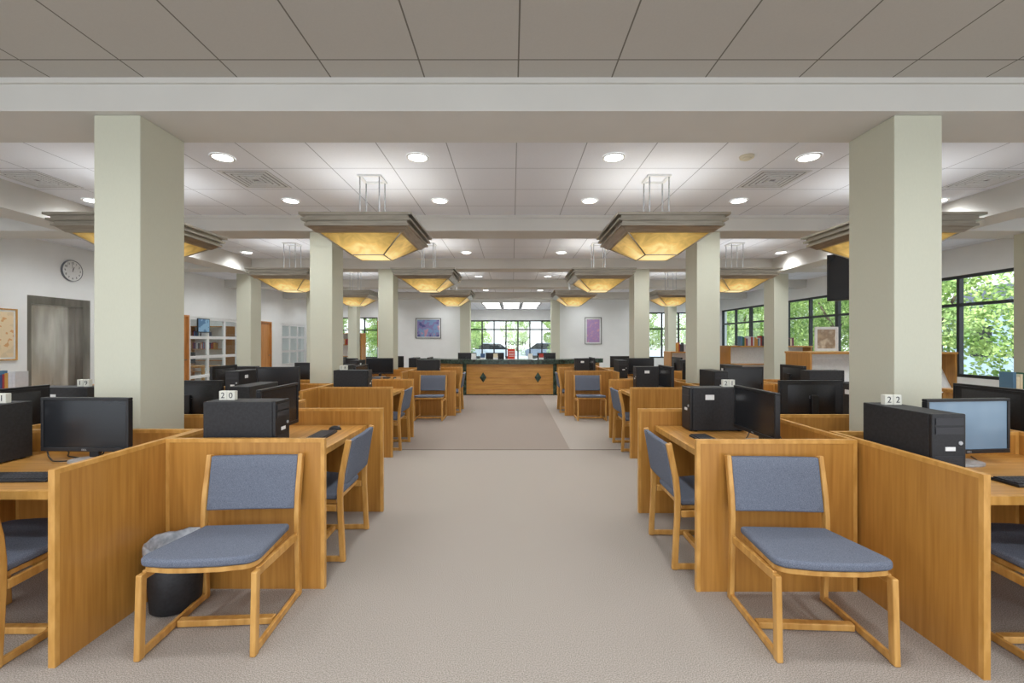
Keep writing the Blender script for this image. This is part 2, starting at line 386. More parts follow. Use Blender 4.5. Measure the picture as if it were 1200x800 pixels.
# ---------------- downlights ----------------
root=thing('downlight','round white recessed ceiling downlight, lit','downlight','recessed ceiling downlights')
bm=B(); 
R=[.105,.085]; seg=24
a=[bm.verts.new((R[0]*math.cos(2*math.pi*i/seg),R[0]*math.sin(2*math.pi*i/seg),-.002)) for i in range(seg)]
b=[bm.verts.new((R[0]*.98*math.cos(2*math.pi*i/seg),R[0]*.98*math.sin(2*math.pi*i/seg),-.012)) for i in range(seg)]
c=[bm.verts.new((R[1]*math.cos(2*math.pi*i/seg),R[1]*math.sin(2*math.pi*i/seg),-.008)) for i in range(seg)]
for i in range(seg):
    j=(i+1)%seg; bm.faces.new((a[i],a[j],b[j],b[i])); bm.faces.new((b[i],b[j],c[j],c[i]))
mk('trim_ring',bm,white_m,parent=root)
bm=B(); cyl(bm,(0,0,-.002),(0,0,-.007),.086,n=24); mk('lens',bm,lampdisc,parent=root)
sd=bpy.data.lights.new('bulb','SPOT'); sd.energy=44; sd.spot_size=math.radians(160); sd.spot_blend=1.0; sd.shadow_soft_size=.1; sd.color=(.93,.97,1)
so=bpy.data.objects.new('bulb',sd); COL.objects.link(so); so.location=(0,0,-.03); so.parent=root
DL=Kind(root)
for yy in (4.14,5.42,7.29,8.57,10.44,11.72,13.6,14.88,16.7):
    for x in (-7.0,-5.12,-2.7,-.88,.95,2.77,5.2,7.1):
        DL.place((x,yy,CZ))
for yy in (18.5,20,21.5,23):
    for x in (-1.3,1.2): DL.place((x,yy,CZ))
for yy in (10.6,12.0,13.4,15.2,16.6): DL.place((-9.3,yy,CZ))  # unseen lamps added to brighten the office behind the glazing
for yy in (1.75,.5,-.8):  # unseen rows added over and behind the camera to lift the near ceiling
    for x in (-5.1,-2.7,-.88,.95,2.77,5.2): DL.place((x,yy,CZ))
# vents
root=thing('ceiling_vent','square white louvred air diffuser set in the ceiling','air vent','square ceiling air diffusers')
bm=B()
for i in range(5):
    h=.25-.047*i; frame_ring(bm,h,h-.026,-.004-.002*i,-.001)
mk('louvre_frame',bm,grille_m,parent=root)
bm=B(); box(bm,-.255,.255,-.255,.255,-.0015,-.0005); mk('duct_opening',bm,grille_d,parent=root)
V=Kind(root)
for p in ((-2.72,4.72),(2.77,4.72),(-5.05,4.72),(5.05,4.72),(-2.72,7.9),(2.77,7.9)): V.place((p[0],p[1],CZ))
t=thing('smoke_detector','round cream smoke detector on the ceiling','smoke detector',loc=(2.18,4.12,CZ))
bm=B(); cyl(bm,(0,0,0),(0,0,-.02),.065,.06,n=20); cyl(bm,(0,0,-.02),(0,0,-.035),.04,.03,n=20); mk('detector_body',bm,flat('cream',lin(228,222,200),.5),parent=t)
for yy in (18.6,19.9,21.2,22.5):
    for x in (-.9,0,.9):
        t=thing('ceiling_light_panel','large rectangular lit diffuser panel in the entrance ceiling','ceiling light','entrance ceiling light panels',loc=(x-.03,yy,CZ))
        bm=B(); box(bm,-.38,.38,-.5,.5,-.02,-.003); mk('diffuser',bm,panel_lit,parent=t)
        bm=B(); box(bm,-.42,-.38,-.54,.54,-.03,-.001); box(bm,.38,.42,-.54,.54,-.03,-.001); box(bm,-.38,.38,-.54,-.5,-.03,-.001); box(bm,-.38,.38,.5,.54,-.03,-.001); mk('frame',bm,key_m,parent=t)

# ---------------- chair ----------------
root=thing('chair','light oak sled-base chair with blue-grey upholstered seat and back','chair','blue upholstered library chairs')
def seatpts(w0,w1,y0,y1,n=6,r=.07):
    pts=[(-w0/2,y0),(w0/2,y0)]
    for i in range(n+1):
        a=math.pi/2*i/n; pts.append((w1/2-r+r*math.cos(a),y1-.02-r+r*math.sin(a)))
    for k in range(1,5):
        x=(w1/2-r)*(1-k*2/5); pts.append((x,y1-.02+.02*(1-(2*x/w1)**2)))
    for i in range(n+1):
        a=math.pi/2+math.pi/2*i/n; pts.append((-(w1/2-r)+r*math.cos(a),y1-.02-r+r*math.sin(a)))
    return pts
bm=B(); prism(bm,seatpts(.455,.53,-.20,.28),0,.04)
for v in bm.verts: v.co.z+=.394+.035*(v.co.y+.2)/.5
mk('seat',bm,fabric,parent=root,bevel=.016,seg=4)
bm=B(); prism(bm,[(p[0]*.95,p[1]*.96) for p in seatpts(.455,.53,-.20,.28)],0,.024)
for v in bm.verts: v.co.z+=.368+.035*(v.co.y+.2)/.5
mk('seat_base',bm,wood_c,parent=root,bevel=.004)
bm=B(); N=10; zz=[.502,.51,.56,.64,.72,.785,.793]
vs={}
for s in (0,1):
    for i in range(N+1):
        x=-.240+.480*i/N
        for k,z in enumerate(zz):
            y=-.236-.055*(z-.47)/.33-.006*(1-(x/.24)**2)
            th=.042*(0.7 if k in (0,len(zz)-1) else 1)*(.85 if i in (0,N) else 1)
            vs[s,i,k]=bm.verts.new((x,y+(th/2 if s else -th/2),z))
for s in (0,1):
    for i in range(N):
        for k in range(len(zz)-1): bm.faces.new((vs[s,i,k],vs[s,i+1,k],vs[s,i+1,k+1],vs[s,i,k+1]))
K=len(zz)-1
for i in range(N):
    for k in (0,K): bm.faces.new((vs[0,i,k],vs[0,i+1,k],vs[1,i+1,k],vs[1,i,k]))
for k in range(K):
    for i in (0,N): bm.faces.new((vs[0,i,k],vs[0,i,k+1],vs[1,i,k+1],vs[1,i,k]))
o=mk('backrest',bm,fabric,parent=root,bevel=.006)
for sx in (-1,1):
    xo=.268*sx; x0,x1=min(xo,xo-.028*sx),max(xo,xo-.028*sx)
    bm=B(); strip(bm,[(-.25,0),(-.24,.2),(-.232,.36),(-.232,.47),(-.243,.58),(-.288,.802)],.038,x0,x1)
    mk('leg',bm,wood_c,parent=root,bevel=.007)
    bm=B(); strip(bm,[(.238,0),(.232,.2),(.225,.385)],.038,x0,x1); mk('leg',bm,wood_c,parent=root,bevel=.006)
    bm=B(); strip(bm,[(-.235,.02),(.225,.02)],.036,x0+.004,x1-.004); mk('runner',bm,wood_c,parent=root,bevel=.005)
    bm=B(); strip(bm,[(-.21,.352),(.21,.372)],.042,x0+.004,x1-.004); mk('seat_rail',bm,wood_c,parent=root,bevel=.005)
bm=B(); box(bm,-.236,.236,-.02,.02,.004,.038); mk('stretcher',bm,wood_c,parent=root,bevel=.005)
CHAIR=Kind(root)

# ---------------- carrel ----------------
W=1.15; D=.93; T=.03; H=.88
def panelbox(bm,x0,x1,y0,y1,z0,z1):
    fs=box(bm,x0,x1,y0,y1,z0,z1)
    thin=0 if (x1-x0)<(y1-y0) else 1
    for f in fs:
        f.normal_update()
        n=[abs(c) for c in f.normal]
        if n[thin]<.5: f.material_index=1
def banded(bm,x0,x1,y0,y1,z0,z1):
    e=.022
    if (x1-x0)<(y1-y0):
        panelbox(bm,x0+.002,x1-.002,y0+e,y1-e,z0,z1-e)
        box(bm,x0,x1,y0,y0+e,z0,z1,1); box(bm,x0,x1,y1-e,y1,z0,z1,1); box(bm,x0,x1,y0+e,y1-e,z1-e,z1,1)
    else:
        panelbox(bm,x0+e,x1-e,y0+.002,y1-.002,z0,z1-e)
        box(bm,x0,x0+e,y0,y1,z0,z1,1); box(bm,x1-e,x1,y0,y1,z0,z1,1); box(bm,x0+e,x1-e,y0,y1,z1-e,z1,1)
root=thing('study_carrel','honey oak study carrel desk with waist-high side and back panels','desk','oak computer carrels around the columns')
for sx in (-1,1):
    bm=B(); x=W/2*sx; banded(bm,min(x,x+T*sx),max(x,x+T*sx),0,D,0.0,H); mk('side_panel',bm,[wood_v,wood_edge],parent=root)
bm=B(); banded(bm,-W/2,W/2,D-T,D,.0,H); mk('back_panel',bm,[wood_v,wood_edge],parent=root)
bm=B(); box(bm,-W/2,W/2,.16,D-T,.71,.738); mk('desktop',bm,wood_h,parent=root)
bm=B(); box(bm,-W/2,W/2,.135,.16,.70,.74); mk('edge_band',bm,wood_edge,parent=root)
CAR=Kind(root)

# ---------------- computer stuff ----------------
def make_monitor(scr,name_label):
    root=thing('computer_monitor',name_label,'monitor','carrel computer monitors')
    bm=B()
    w,h=.268,.158; z=.225
    box(bm,-w,w,-.012,.02,z-h,z-h+.024); box(bm,-w,w,-.012,.02,z+h-.016,z+h)
    box(bm,-w,-w+.016,-.012,.02,z-h+.024,z+h-.016); box(bm,w-.016,w,-.012,.02,z-h+.024,z+h-.016)
    box(bm,-w+.016,w-.016,.0,.02,z-h+.024,z+h-.016)
    a=[bm.verts.new((sx*.2,.02,z+sy*.12)) for sx,sy in ((-1,-1),(1,-1),(1,1),(-1,1))]
    b=[bm.verts.new((sx*.13,.045,z+sy*.08)) for sx,sy in ((-1,-1),(1,-1),(1,1),(-1,1))]
    for i in range(4): bm.faces.new((a[i],a[(i+1)%4],b[(i+1)%4],b[i]))
    bm.faces.new(b)
    mk('casing',bm,black,parent=root,bevel=.003)
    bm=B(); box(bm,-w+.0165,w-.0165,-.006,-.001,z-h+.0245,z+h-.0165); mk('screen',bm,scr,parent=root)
    text_mesh('screen_lettering','DELL',.014,silver,root,(0,-.0128,z-h+.011),(math.radians(90),0,0))
    text_mesh('back_lettering','DELL',.034,silver,root,(0,.0465,z+.02),(math.radians(90),0,math.pi))
    bm=B(); box(bm,-.03,.03,.045,.07,.02,z+.04); mk('stand_neck',bm,black,parent=root,bevel=.006)
    bm=B(); prism(bm,[(.12*math.cos(2*math.pi*i/24),.03+.085*math.sin(2*math.pi*i/24)) for i in range(24)],0,.014); mk('stand_base',bm,silver,parent=root,bevel=.003)
    return Kind(root)
MON=make_monitor(screen_m,'black flat computer monitor switched off on a carrel desk')
MONB=make_monitor(screen_refl,'black flat computer monitor with a window reflection painted on its screen')
root=thing('computer_tower','black desktop computer tower standing on a carrel desk','computer','carrel computer towers')
bm=B(); box(bm,-.085,.085,-.20,.22,.006,.345); mk('case',bm,blackm,parent=root,bevel=.004)
bm=B(); box(bm,-.086,.086,-.222,-.2,.004,.347); mk('front_bezel',bm,black,parent=root,bevel=.006)
for z in (.29,.245):
    bm=B(); box(bm,-.07,.07,-.226,-.222,z,z+.035); mk('drive_bay',bm,key_m,parent=root)
bm=B(); cyl(bm,(.055,-.222,.2),(.055,-.227,.2),.01); mk('power_button',bm,silver,parent=root)
bm=B(); box(bm,-.02,.03,-.2245,-.222,.16,.18); mk('sticker',bm,white_m,parent=root)
bm=B(); box(bm,.0852,.0858,-.1,-.03,.25,.29); mk('sticker',bm,white_m,parent=root)
bm=B()
for i in range(12): box(bm,-.07,.07,-.2235,-.222,.03+.009*i,.034+.009*i)
mk('vent_slots',bm,key_m,parent=root)
for sx in (-.06,.06):
    for y in (-.17,.18):
        bm=B(); box(bm,sx-.012,sx+.012,y-.012,y+.012,0,.007); mk('foot',bm,black,parent=root)
TOW=Kind(root)
root=thing('keyboard','black computer keyboard lying on a carrel desk','keyboard','carrel keyboards')
bm=B(); box(bm,-.22,.22,-.065,.065,0,.014); mk('keyboard_body',bm,black,parent=root,bevel=.004)
bm=B()
for r in range(5):
    for c in range(20):
        box(bm,-.212+c*.0212,-.195+c*.0212,-.056+r*.023,-.037+r*.023,.014,.021)
mk('keys',bm,key_m,parent=root)
KEY=Kind(root)
root=thing('computer_mouse','small black computer mouse beside a keyboard','mouse','carrel mice')
bm=B(); bmesh.ops.create_uvsphere(bm,u_segments=16,v_segments=10,radius=1)
for v in bm.verts:
    v.co=Vector((v.co.x*.03,v.co.y*.052,max(v.co.z,0)*.032))
mk('mouse_shell',bm,black,parent=root,smooth=True)
bm=B(); cyl(bm,(-.004,-.03,.026),(.004,-.03,.026),.008,n=10); mk('scroll_wheel',bm,silver,parent=root)
MOU=Kind(root)
root_cable=thing('power_cable','black cable curling across a carrel desk behind the monitor','cable','monitor cables')
cu=bpy.data.curves.new('cable','CURVE'); cu.dimensions='3D'; cu.bevel_depth=.004
for pts in ([(-.25,.1,.1),(-.15,.14,.03),(-.02,.05,.006),(.1,.12,.006),(.03,.14,.06)],[(-.25,.12,.05),(-.1,.0,.006),(.0,-.05,.006),(.12,.02,.006),(.2,.13,.006)]):
    sp=cu.splines.new('BEZIER'); sp.bezier_points.add(len(pts)-1)
    for i,p in enumerate(pts):
        bp=sp.bezier_points[i]; bp.co=p; bp.handle_left_type=bp.handle_right_type='AUTO'
cu.materials.append(black)
tmp=bpy.data.objects.new('tmp',cu); COL.objects.link(tmp)
dg=bpy.context.evaluated_depsgraph_get(); dg.update()
me=bpy.data.meshes.new_from_object(tmp.evaluated_get(dg)); bpy.data.objects.remove(tmp)
o=bpy.data.objects.new('wire',me); COL.objects.link(o); o.parent=root_cable
CAB=Kind(root_cable)
def number_sign(txt,loc,rz):
    t=thing('number_sign','small cream block with black station number standing on a computer','number sign','station number blocks',loc=loc,rz=rz)
    for k,ch in enumerate(txt):
        x=(k-.5)*.05
        bm=B(); box(bm,x-.024,x+.024,-.016,.016,0,.058); mk('digit_block',bm,cream_m,parent=t,bevel=.003)
        text_mesh('sign_lettering',ch,.05,ink,t,(x,-.0165,.029),(math.radians(90),0,0))
# ---- stations
def station(cx,cy,rz,sign=None,chair=(0,.12,0),mon=None,gear=True,tow_dx=0,mon_off=(.08,.62,0)):
    ca,sa=math.cos(rz),math.sin(rz)
    def P(x,y,z): return (cx+x*ca-y*sa,cy+x*sa+y*ca,z)
    CAR.place((cx,cy,0),rz)
    if gear:
        (mon or MON).place(P(mon_off[0],mon_off[1],.738),rz+mon_off[2])
        TOW.place(P(-.42+tow_dx,.56,.738),rz)
        KEY.place(P(.06,.33,.738),rz+.03)
        MOU.place(P(.38,.33,.738),rz)
        CAB.place(P(-.02,.68,.742),rz)
        if sign: number_sign(sign,P(-.42+tow_dx,.68,1.083),0)
    if chair: CHAIR.place(P(*chair[:2],0),rz+chair[2])
R90=math.pi/2
def cluster(cx,yB,side,colfront,back,gear,signs,chairs,mon=None,backgear=True,cfo=(0,0),m0=(0,.62,.1)):
    h=W/2+T
    station(cx+cfo[0],colfront-.06-D+cfo[1],0,signs[0],chairs[0],mon[0] if mon else None,mon_off=m0)
    if side<0:
        xe=cx+h+D; station(xe,yB+h,R90,signs[1],chairs[1],mon[1] if mon else None)
        station(cx-h-D,yB+h,-R90,signs[2],chairs[2])
    else:
        xe=cx-h-D; station(xe,yB+h,-R90,signs[1],chairs[1],mon[1] if mon else None)
        station(cx+h+D,yB+h,R90,signs[2],chairs[2])
    station(cx,back+D,math.pi,signs[3],chairs[3],gear=backgear)
cluster(-2.635,2.60,-1,2.96,3.45,True,['31','20','19',None],[(.1,.24,.0),(-.03,.27,.02),None,None],m0=(.13,.64,-.04))
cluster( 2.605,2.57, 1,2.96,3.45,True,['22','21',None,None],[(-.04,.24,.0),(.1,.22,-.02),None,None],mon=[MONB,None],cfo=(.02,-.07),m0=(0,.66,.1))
cluster(-3.03,5.55,-1,6.12,6.60,True,[None,'18',None,None],[(0,.18,0),(0,.24,0),None,None])
cluster( 3.00,5.50, 1,6.12,6.60,True,[None,None,None,None],[(0,.18,0),(0,.24,0),None,None])
cluster(-2.635,8.67,-1,9.2,9.72,True,[None]*4,[(0,.18,0),(0,.2,0),None,None])
cluster( 2.565,8.67, 1,9.2,9.72,True,[None]*4,[(0,.18,0),(0,.2,0),None,None])
# spare chairs
CHAIR.place((-1.46,2.275,0),math.pi+.06); CHAIR.place((1.475,2.24,0),math.pi-.05)
CHAIR.place((-1.53,8.34,0),math.pi); CHAIR.place((1.46,8.34,0),math.pi)

# wastebasket
t=thing('wastebasket','round black wastebasket with a grey plastic liner over the rim','wastebasket',loc=(-1.845,2.44,0))
def lathe(bm,prof,n=28,smooth=True):
    rings=[[bm.verts.new((r*math.cos(2*math.pi*i/n),r*math.sin(2*math.pi*i/n),z)) for i in range(n)] for r,z in prof]
    for a,b in zip(rings,rings[1:]):
        for i in range(n):
            f=bm.faces.new((a[i],a[(i+1)%n],b[(i+1)%n],b[i])); f.smooth=smooth
    return rings
bm=B()
r=lathe(bm,[(.105,.0),(.118,.01),(.14,.355),(.135,.355),(.115,.02)]); bm.faces.new(r[0][::-1]); bm.faces.new(r[-1])
mk('bin',bm,blackm,parent=t)
bm=B(); r=lathe(bm,[(.1405,.31),(.1445,.318),(.1455,.355),(.142,.368),(.133,.36),(.12,.2)])
for v in bm.verts:
    a=math.atan2(v.co.y,v.co.x); v.co.z+=.006*math.sin(a*5)+.003*math.sin(a*11)
mk('liner',bm,whitebag,parent=t)

# ---------------- reception desk ----------------
t=thing('reception_desk','oak reception desk with dark green marble top and diamond inlays','reception desk',loc=(-.06,12.0,0))
desk_w=noisemat('desk_oak',lin(186,132,60),lin(210,158,82),scale=3,stretch=(.6,6,6),detail=6,rough=.35)
def deskseg(xa,ya,xb,yb,z0,z1,th,mat,name,label=None,off=0):
    bm=B(); d=Vector((xb-xa,yb-ya)).normalized(); n=Vector((-d.y,d.x))
    pts=[(xa,ya),(xb,yb),(xb+n.x*th,yb+n.y*th),(xa+n.x*th,ya+n.y*th)]
    pts=[(p[0]-n.x*off,p[1]-n.y*off) for p in pts]
    prism(bm,pts,z0,z1); return mk(name,bm,mat,parent=t)
for xa,ya,xb,yb in ((-1.24,0,1.24,0),(-2.6,.9,-1.24,0),(1.24,0,2.6,.9)):
    deskseg(xa,ya,xb,yb,.03,.84,.06,desk_w,'front_panel'); deskseg(xa,ya,xb,yb,0,.03,.05,green_m,'plinth')
bm=B(); prism(bm,[(-2.7,.86),(-1.27,-.08),(1.27,-.08),(2.7,.86),(2.4,1.35),(1.1,.55),(-1.1,.55),(-2.4,1.35)],.84,.96); mk('counter_top',bm,green_m,parent=t)
for z in (.14,.28,.46,.64,.78):
    bm=B(); box(bm,-1.15,1.15,-.012,0,z,z+.012); mk('panel_moulding',bm,wood_door,parent=t)
for x in (-.72,.76):
    bm=B(); a=[bm.verts.new(p) for p in ((x-.09,-.015,.48),(x,-.015,.34),(x+.09,-.015,.48),(x,-.015,.62))]; b=bm.verts.new((x,-.035,.48))
    for i in range(4): bm.faces.new((a[i],a[(i+1)%4],b))
    bm.faces.new(a[::-1]); mk('diamond_inlay',bm,green_m,parent=t)
for x in (-1.22,1.22):
    bm=B(); box(bm,x-.05,x+.05,-.03,.05,0,.84); mk('corner_post',bm,green_m,parent=t)
t=thing('counter_sign','red upright sign card on the reception counter','sign',loc=(-.02,12.15,.96))
bm=B(); box(bm,-.1,.1,-.004,.004,.01,.29); mk('sign_card',bm,red_m,parent=t)
bm=B(); box(bm,-.11,.11,-.04,.04,0,.012); mk('sign_foot',bm,white_m,parent=t)
for z in (.08,.12,.16,.21):
    bm=B(); box(bm,-.07,.07,-.0055,-.004,z,z+.014); mk('sign_stripe',bm,white_m,parent=t)
bm=B(); box(bm,-2.0,1.9,12.6,13.3,.70,.74)
for x in (-1.9,1.8):
    box(bm,x-.04,x+.04,12.65,13.25,0,.70)
o=mk('staff_worktop',bm,wood_h); o['label']='oak staff worktop behind the reception counter'; o['category']='table'
for x,y in ((-1.3,12.9),(1.0,12.9),(-.5,12.95)):
    MON.place((x,y,.74),math.pi,label='black computer monitor behind the reception counter')
for i,(x,c) in enumerate(((-1.05,(240,240,236)),(-.8,(60,90,130)),(.5,(236,236,230)),(.8,(180,60,50)),(-.45,(220,210,180)))):
    t=thing('brochure_holder','small leaflet stand with printed leaflets on the counter','leaflet holder','counter leaflets',loc=(x,12.15,.96))
    bm=B(); box(bm,-.06,.06,-.01,.01,0,.16); mk('leaflets',bm,flat('leaflet_%d'%i,lin(*c),.6),parent=t)
    bm=B(); box(bm,-.065,.065,-.025,-.012,0,.05); box(bm,-.065,.065,.012,.02,0,.1); mk('holder',bm,white_m,parent=t)

# ---------------- clock / pictures ----------------
t=thing('wall_clock','round white-faced wall clock with black numerals above the elevator','clock',loc=(XL,8.05,2.73),rz=0)
bm=B(); cyl(bm,(0,0,0),(.03,0,0),.18,n=40); mk('clock_face',bm,white_m,parent=t)
bm=B(); n=40
for i in range(n):
    a0,a1=2*math.pi*i/n,2*math.pi*(i+1)/n
    q=[]
    for a in (a0,a1):
        q.append([bm.verts.new((x,r*math.cos(a),r*math.sin(a))) for x,r in ((0,.19),(.034,.19),(.034,.181),(.03,.181))])
    for k in range(3): bm.faces.new((q[0][k],q[0][k+1],q[1][k+1],q[1][k]))
mk('rim',bm,flat('clock_rim',lin(120,122,128),.4),parent=t)
for h in range(1,13):
    a=math.pi/2-h*math.pi/6
    text_mesh('numeral',str(h),.05,ink,t,(.032,.14*math.cos(a),.14*math.sin(a)),(R90,0,R90))
for ang,l,w in ((math.pi/2-.35,.075,.01),(math.pi/2+.1,.12,.007)):
    bm=B(); c,s=math.cos(ang),math.sin(ang)
    v=[bm.verts.new((.036,y*c-z*s,y*s+z*c)) for y,z in ((-.02,-w/2),(l,-w/2),(l,w/2),(-.02,w/2))]; bm.faces.new(v); mk('hand',bm,ink,parent=t)
def artmat(name,cols,scale=3,detail=2):
    m=noisemat(name,lin(*cols[0]),lin(*cols[-1]),scale=scale,detail=detail,lo=.3,hi=.7,rough=.6)
    r=[x for x in m.node_tree.nodes if x.type=='VALTORGB'][0].color_ramp
    for i,c in enumerate(cols[1:-1]):
        e=r.elements.new(.3+.4*(i+1)/(len(cols)-1)); e.color=lin(*c)
    r.interpolation='CONSTANT' if scale<6 else 'LINEAR'
    return m
def picture(loc,rz,w,h,art,frame,label,mat_w=.04,fw=.02):
    t=thing('framed_picture',label,'picture',loc=loc,rz=rz)
    bm=B(); box(bm,-w/2,w/2,-.025,0,-h/2,-h/2+fw); box(bm,-w/2,w/2,-.025,0,h/2-fw,h/2); box(bm,-w/2,-w/2+fw,-.025,0,-h/2+fw,h/2-fw); box(bm,w/2-fw,w/2,-.025,0,-h/2+fw,h/2-fw); mk('frame',bm,frame,parent=t)
    bm=B(); box(bm,-w/2+fw,w/2-fw,-.012,0,-h/2+fw,h/2-fw); mk('mount',bm,white_m,parent=t)
    e=fw+mat_w
    bm=B(); box(bm,-w/2+e,w/2-e,-.015,-.012,-h/2+e,h/2-e); mk('print',bm,art,parent=t)
picture((-3.3,YB,1.97),0,1.0,.8,artmat('art_blue',[(90,94,150),(140,130,180),(130,160,200),(200,150,170),(235,210,216)],3.5),dframe,'framed abstract print in blue and violet on white wall',.04,.025)
picture((3.2,YB,1.87),0,.66,1.06,artmat('art_pink',[(200,150,180),(172,144,196),(222,170,178)],8,6),dframe,'tall framed pink and lilac print on white wall',.06)
picture((XL,6.85,1.56),R90,.62,.82,artmat('art_orange',[(226,206,170),(236,214,176),(222,170,116),(240,226,200)],5,3),wood_c,'framed beige and orange poster on white wall',.03)
picture((-5.05,YB,1.75),0,.5,1.0,artmat('art_orange2',[(190,120,60),(214,140,70),(226,170,110)],4,3),wood_c,'tall orange-brown framed print on white wall',.02)
t=thing('framed_picture','small blue framed picture hung in the glazed partition','picture',loc=(XL+.02,11.45,1.86),rz=R90)
bm=B(); box(bm,-.22,.22,-.03,-.005,-.18,.18); mk('frame',bm,dframe,parent=t)
bm=B(); box(bm,-.2,.2,-.034,-.03,-.16,.16); mk('print',bm,artmat('art_sky',[(90,130,170),(140,180,210),(220,230,236)],5),parent=t)

# ---------------- TV ----------------
t=thing('wall_television','black flat television hanging from a ceiling pole bracket','television',loc=(4.5,5.55,2.3),rz=math.radians(-62))
bm=B(); box(bm,-.5,.5,-.03,.03,-.31,.31); o=mk('casing',bm,black,parent=t,bevel=.006)
bm=B(); box(bm,-.48,.48,-.034,-.0305,-.29,.29); mk('screen',bm,screen_m,parent=t)
bm=B(); box(bm,-.12,.12,.03,.08,-.1,.1); mk('bracket',bm,blackm,parent=t)
bm=B(); cyl(bm,(0,.1,-.05),(0,.1,CZ-2.3-.005),.025); cyl(bm,(0,.1,CZ-2.3-.03),(0,.1,CZ-2.3-.002),.07); mk('pole',bm,blackm,parent=t)

# ---------------- bookcases & books ----------------
def bookcase(x0,x1,y0,y1,z1,label,shelves=3,display=False):
    t=thing('bookcase',label,'bookcase',loc=(x0,y0,0)); w=x1-x0; d=y1-y0
    for xs in (0,w-.03):
        bm=B(); box(bm,xs,xs+.03,0,d,0,z1-.03); mk('side_panel',bm,wood_v,parent=t)
    bm=B(); box(bm,-.01,w+.01,-.01,d+.01,z1-.03,z1); mk('top_board',bm,wood_h,parent=t)
    bm=B(); box(bm,.03,w-.03,d/2-.01,d/2+.01,.05,z1-.03); mk('centre_board',bm,white_m,parent=t)
    for i in range(shelves):
        z=.08+i*(z1-.1)/shelves
        bm=B(); box(bm,.03,w-.03,.02,d/2-.01,z,z+.02); mk('shelf',bm,white_m if display else wood_h,parent=t)
        if display:
            bm=B(); v=[(.03,.03,z+.02),(w-.03,.03,z+.02),(w-.03,d/2-.02,z+.02+(z1-.1)/shelves*.8),(.03,d/2-.02,z+.02+(z1-.1)/shelves*.8)]
            a=[bm.verts.new(p) for p in v]; b=[bm.verts.new((p[0],p[1]+.01,p[2])) for p in v]
            bm.faces.new(a); bm.faces.new(b[::-1])
            for k in range(4): bm.faces.new((a[k],a[(k+1)%4],b[(k+1)%4],b[k]))
            mk('display_board',bm,white_m,parent=t)
    for q in range(1,int(w//1.0)):
        bm=B(); x=w*q/int(w//1.0); box(bm,x-.012,x+.012,.01,d/2-.01,.05,z1-.03); mk('divider',bm,wood_v,parent=t)
    return t
bookcase(4.5,6.72,6.7,7.3,1.29,'low double-sided oak display bookcase with white slanted shelves',2,True)
bookcase(5.0,6.9,10.2,10.8,1.35,'low double-sided oak bookcase with wooden shelves')
bookcase(3.9,5.2,10.9,11.4,1.2,'low oak bookcase beside a sage column')
bookcase(-7.3,-5.9,5.3,5.7,.87,'low oak bookcase with books lined up on its top')
bookcase(-7.2,-5.4,15.9,16.4,1.75,'tall oak bookcase with books near the far windows',4)
bookcase(-10.5,-9.3,14.4,14.9,1.95,'tall oak bookcase inside the glazed office',5)
bcols=[(150,40,36),(36,60,110),(220,210,180),(40,90,70),(190,140,60),(60,60,64),(200,200,204),(120,60,90),(80,120,150)]
bmats=[flat('book_cover_%d'%i,lin(*c),.5) for i,c in enumerate(bcols)]
page_m=flat('pages',lin(230,224,206),.8)
def make_book(m):
    t=thing('book','hardback book standing upright on a bookcase','book','books on the low bookcases')
    bm=B(); box(bm,-.015,-.013,-.075,.075,0,.22); box(bm,.013,.015,-.075,.075,0,.22); box(bm,-.013,.013,-.075,-.072,0,.22); mk('cover',bm,m,parent=t)
    bm=B(); box(bm,-.013,.013,-.071,.07,.004,.216); mk('pages',bm,page_m,parent=t); return Kind(t)
books=[make_book(m) for m in bmats]
def row(x0,y,z,n,rz=0):
    x=x0
    for i in range(n):
        k=random.choice(books); s=random.uniform(.75,1.05); w=random.uniform(.8,1.5); x+=.016*w
        o=k.place((x,y,z),rz); o.scale=(w,1,s); x+=.017*w
random.seed(3)
for i,k in enumerate(books): 
    o=k.place((-6.8+i*.045,5.45,.87),0); o.scale=(1.3,1,random.uniform(.75,1))
row(-6.36,5.45,.87,9); row(-7.2,5.45,.87,8)
row(5.3,10.35,1.35,14); row(6.1,10.35,1.35,10); row(4.1,11.05,1.2,14)
row(-6.9,16.02,1.335,18); row(-6.2,16.02,1.335,14)
row(-10.4,14.52,1.20,20); row(-10.4,14.52,1.57,14)
picture((4.95,7.0,1.29+.2),0,.36,.38,artmat('art_tan',[(200,180,150),(150,130,110),(226,214,190)],6,3),white_m,'small tan framed poster propped on a bookcase',.02)
picture((6.2,6.95,1.29+.11),0,.2,.22,artmat('art_sign',[(226,220,200),(236,230,214)],6,3),white_m,'small white notice in a frame on a bookcase',.01)
def table(x,y,hw,z,label):
    t=thing('side_table',label,'table',loc=(x,y,0))
    bm=B(); box(bm,-hw,hw,-.35,.35,z-.04,z); mk('table_top',bm,wood_h,parent=t)
    for xx in (-hw+.08,hw-.08):
        for yy in (-.28,.28):
            bm=B(); box(bm,xx-.03,xx+.03,yy-.03,yy+.03,0,z-.04); mk('leg',bm,wood_c,parent=t)
table(6.2,5.3,.8,.86,'oak side table holding leaflets near the windows')
row(5.9,5.3,.86,5); MON.place((6.75,5.3,.86),-.6,label='black computer monitor on a side table by the windows')
table(-6.0,7.3,.8,.76,'oak side table with computers beside the white wall')
for x in (-6.4,-5.8): MON.place((x,7.3,.76),.2)
table(-9.2,12.6,.7,.76,'oak office table inside the glazed office')
MON.place((-9.3,12.6,.76),.3,label='black computer monitor on the office table')

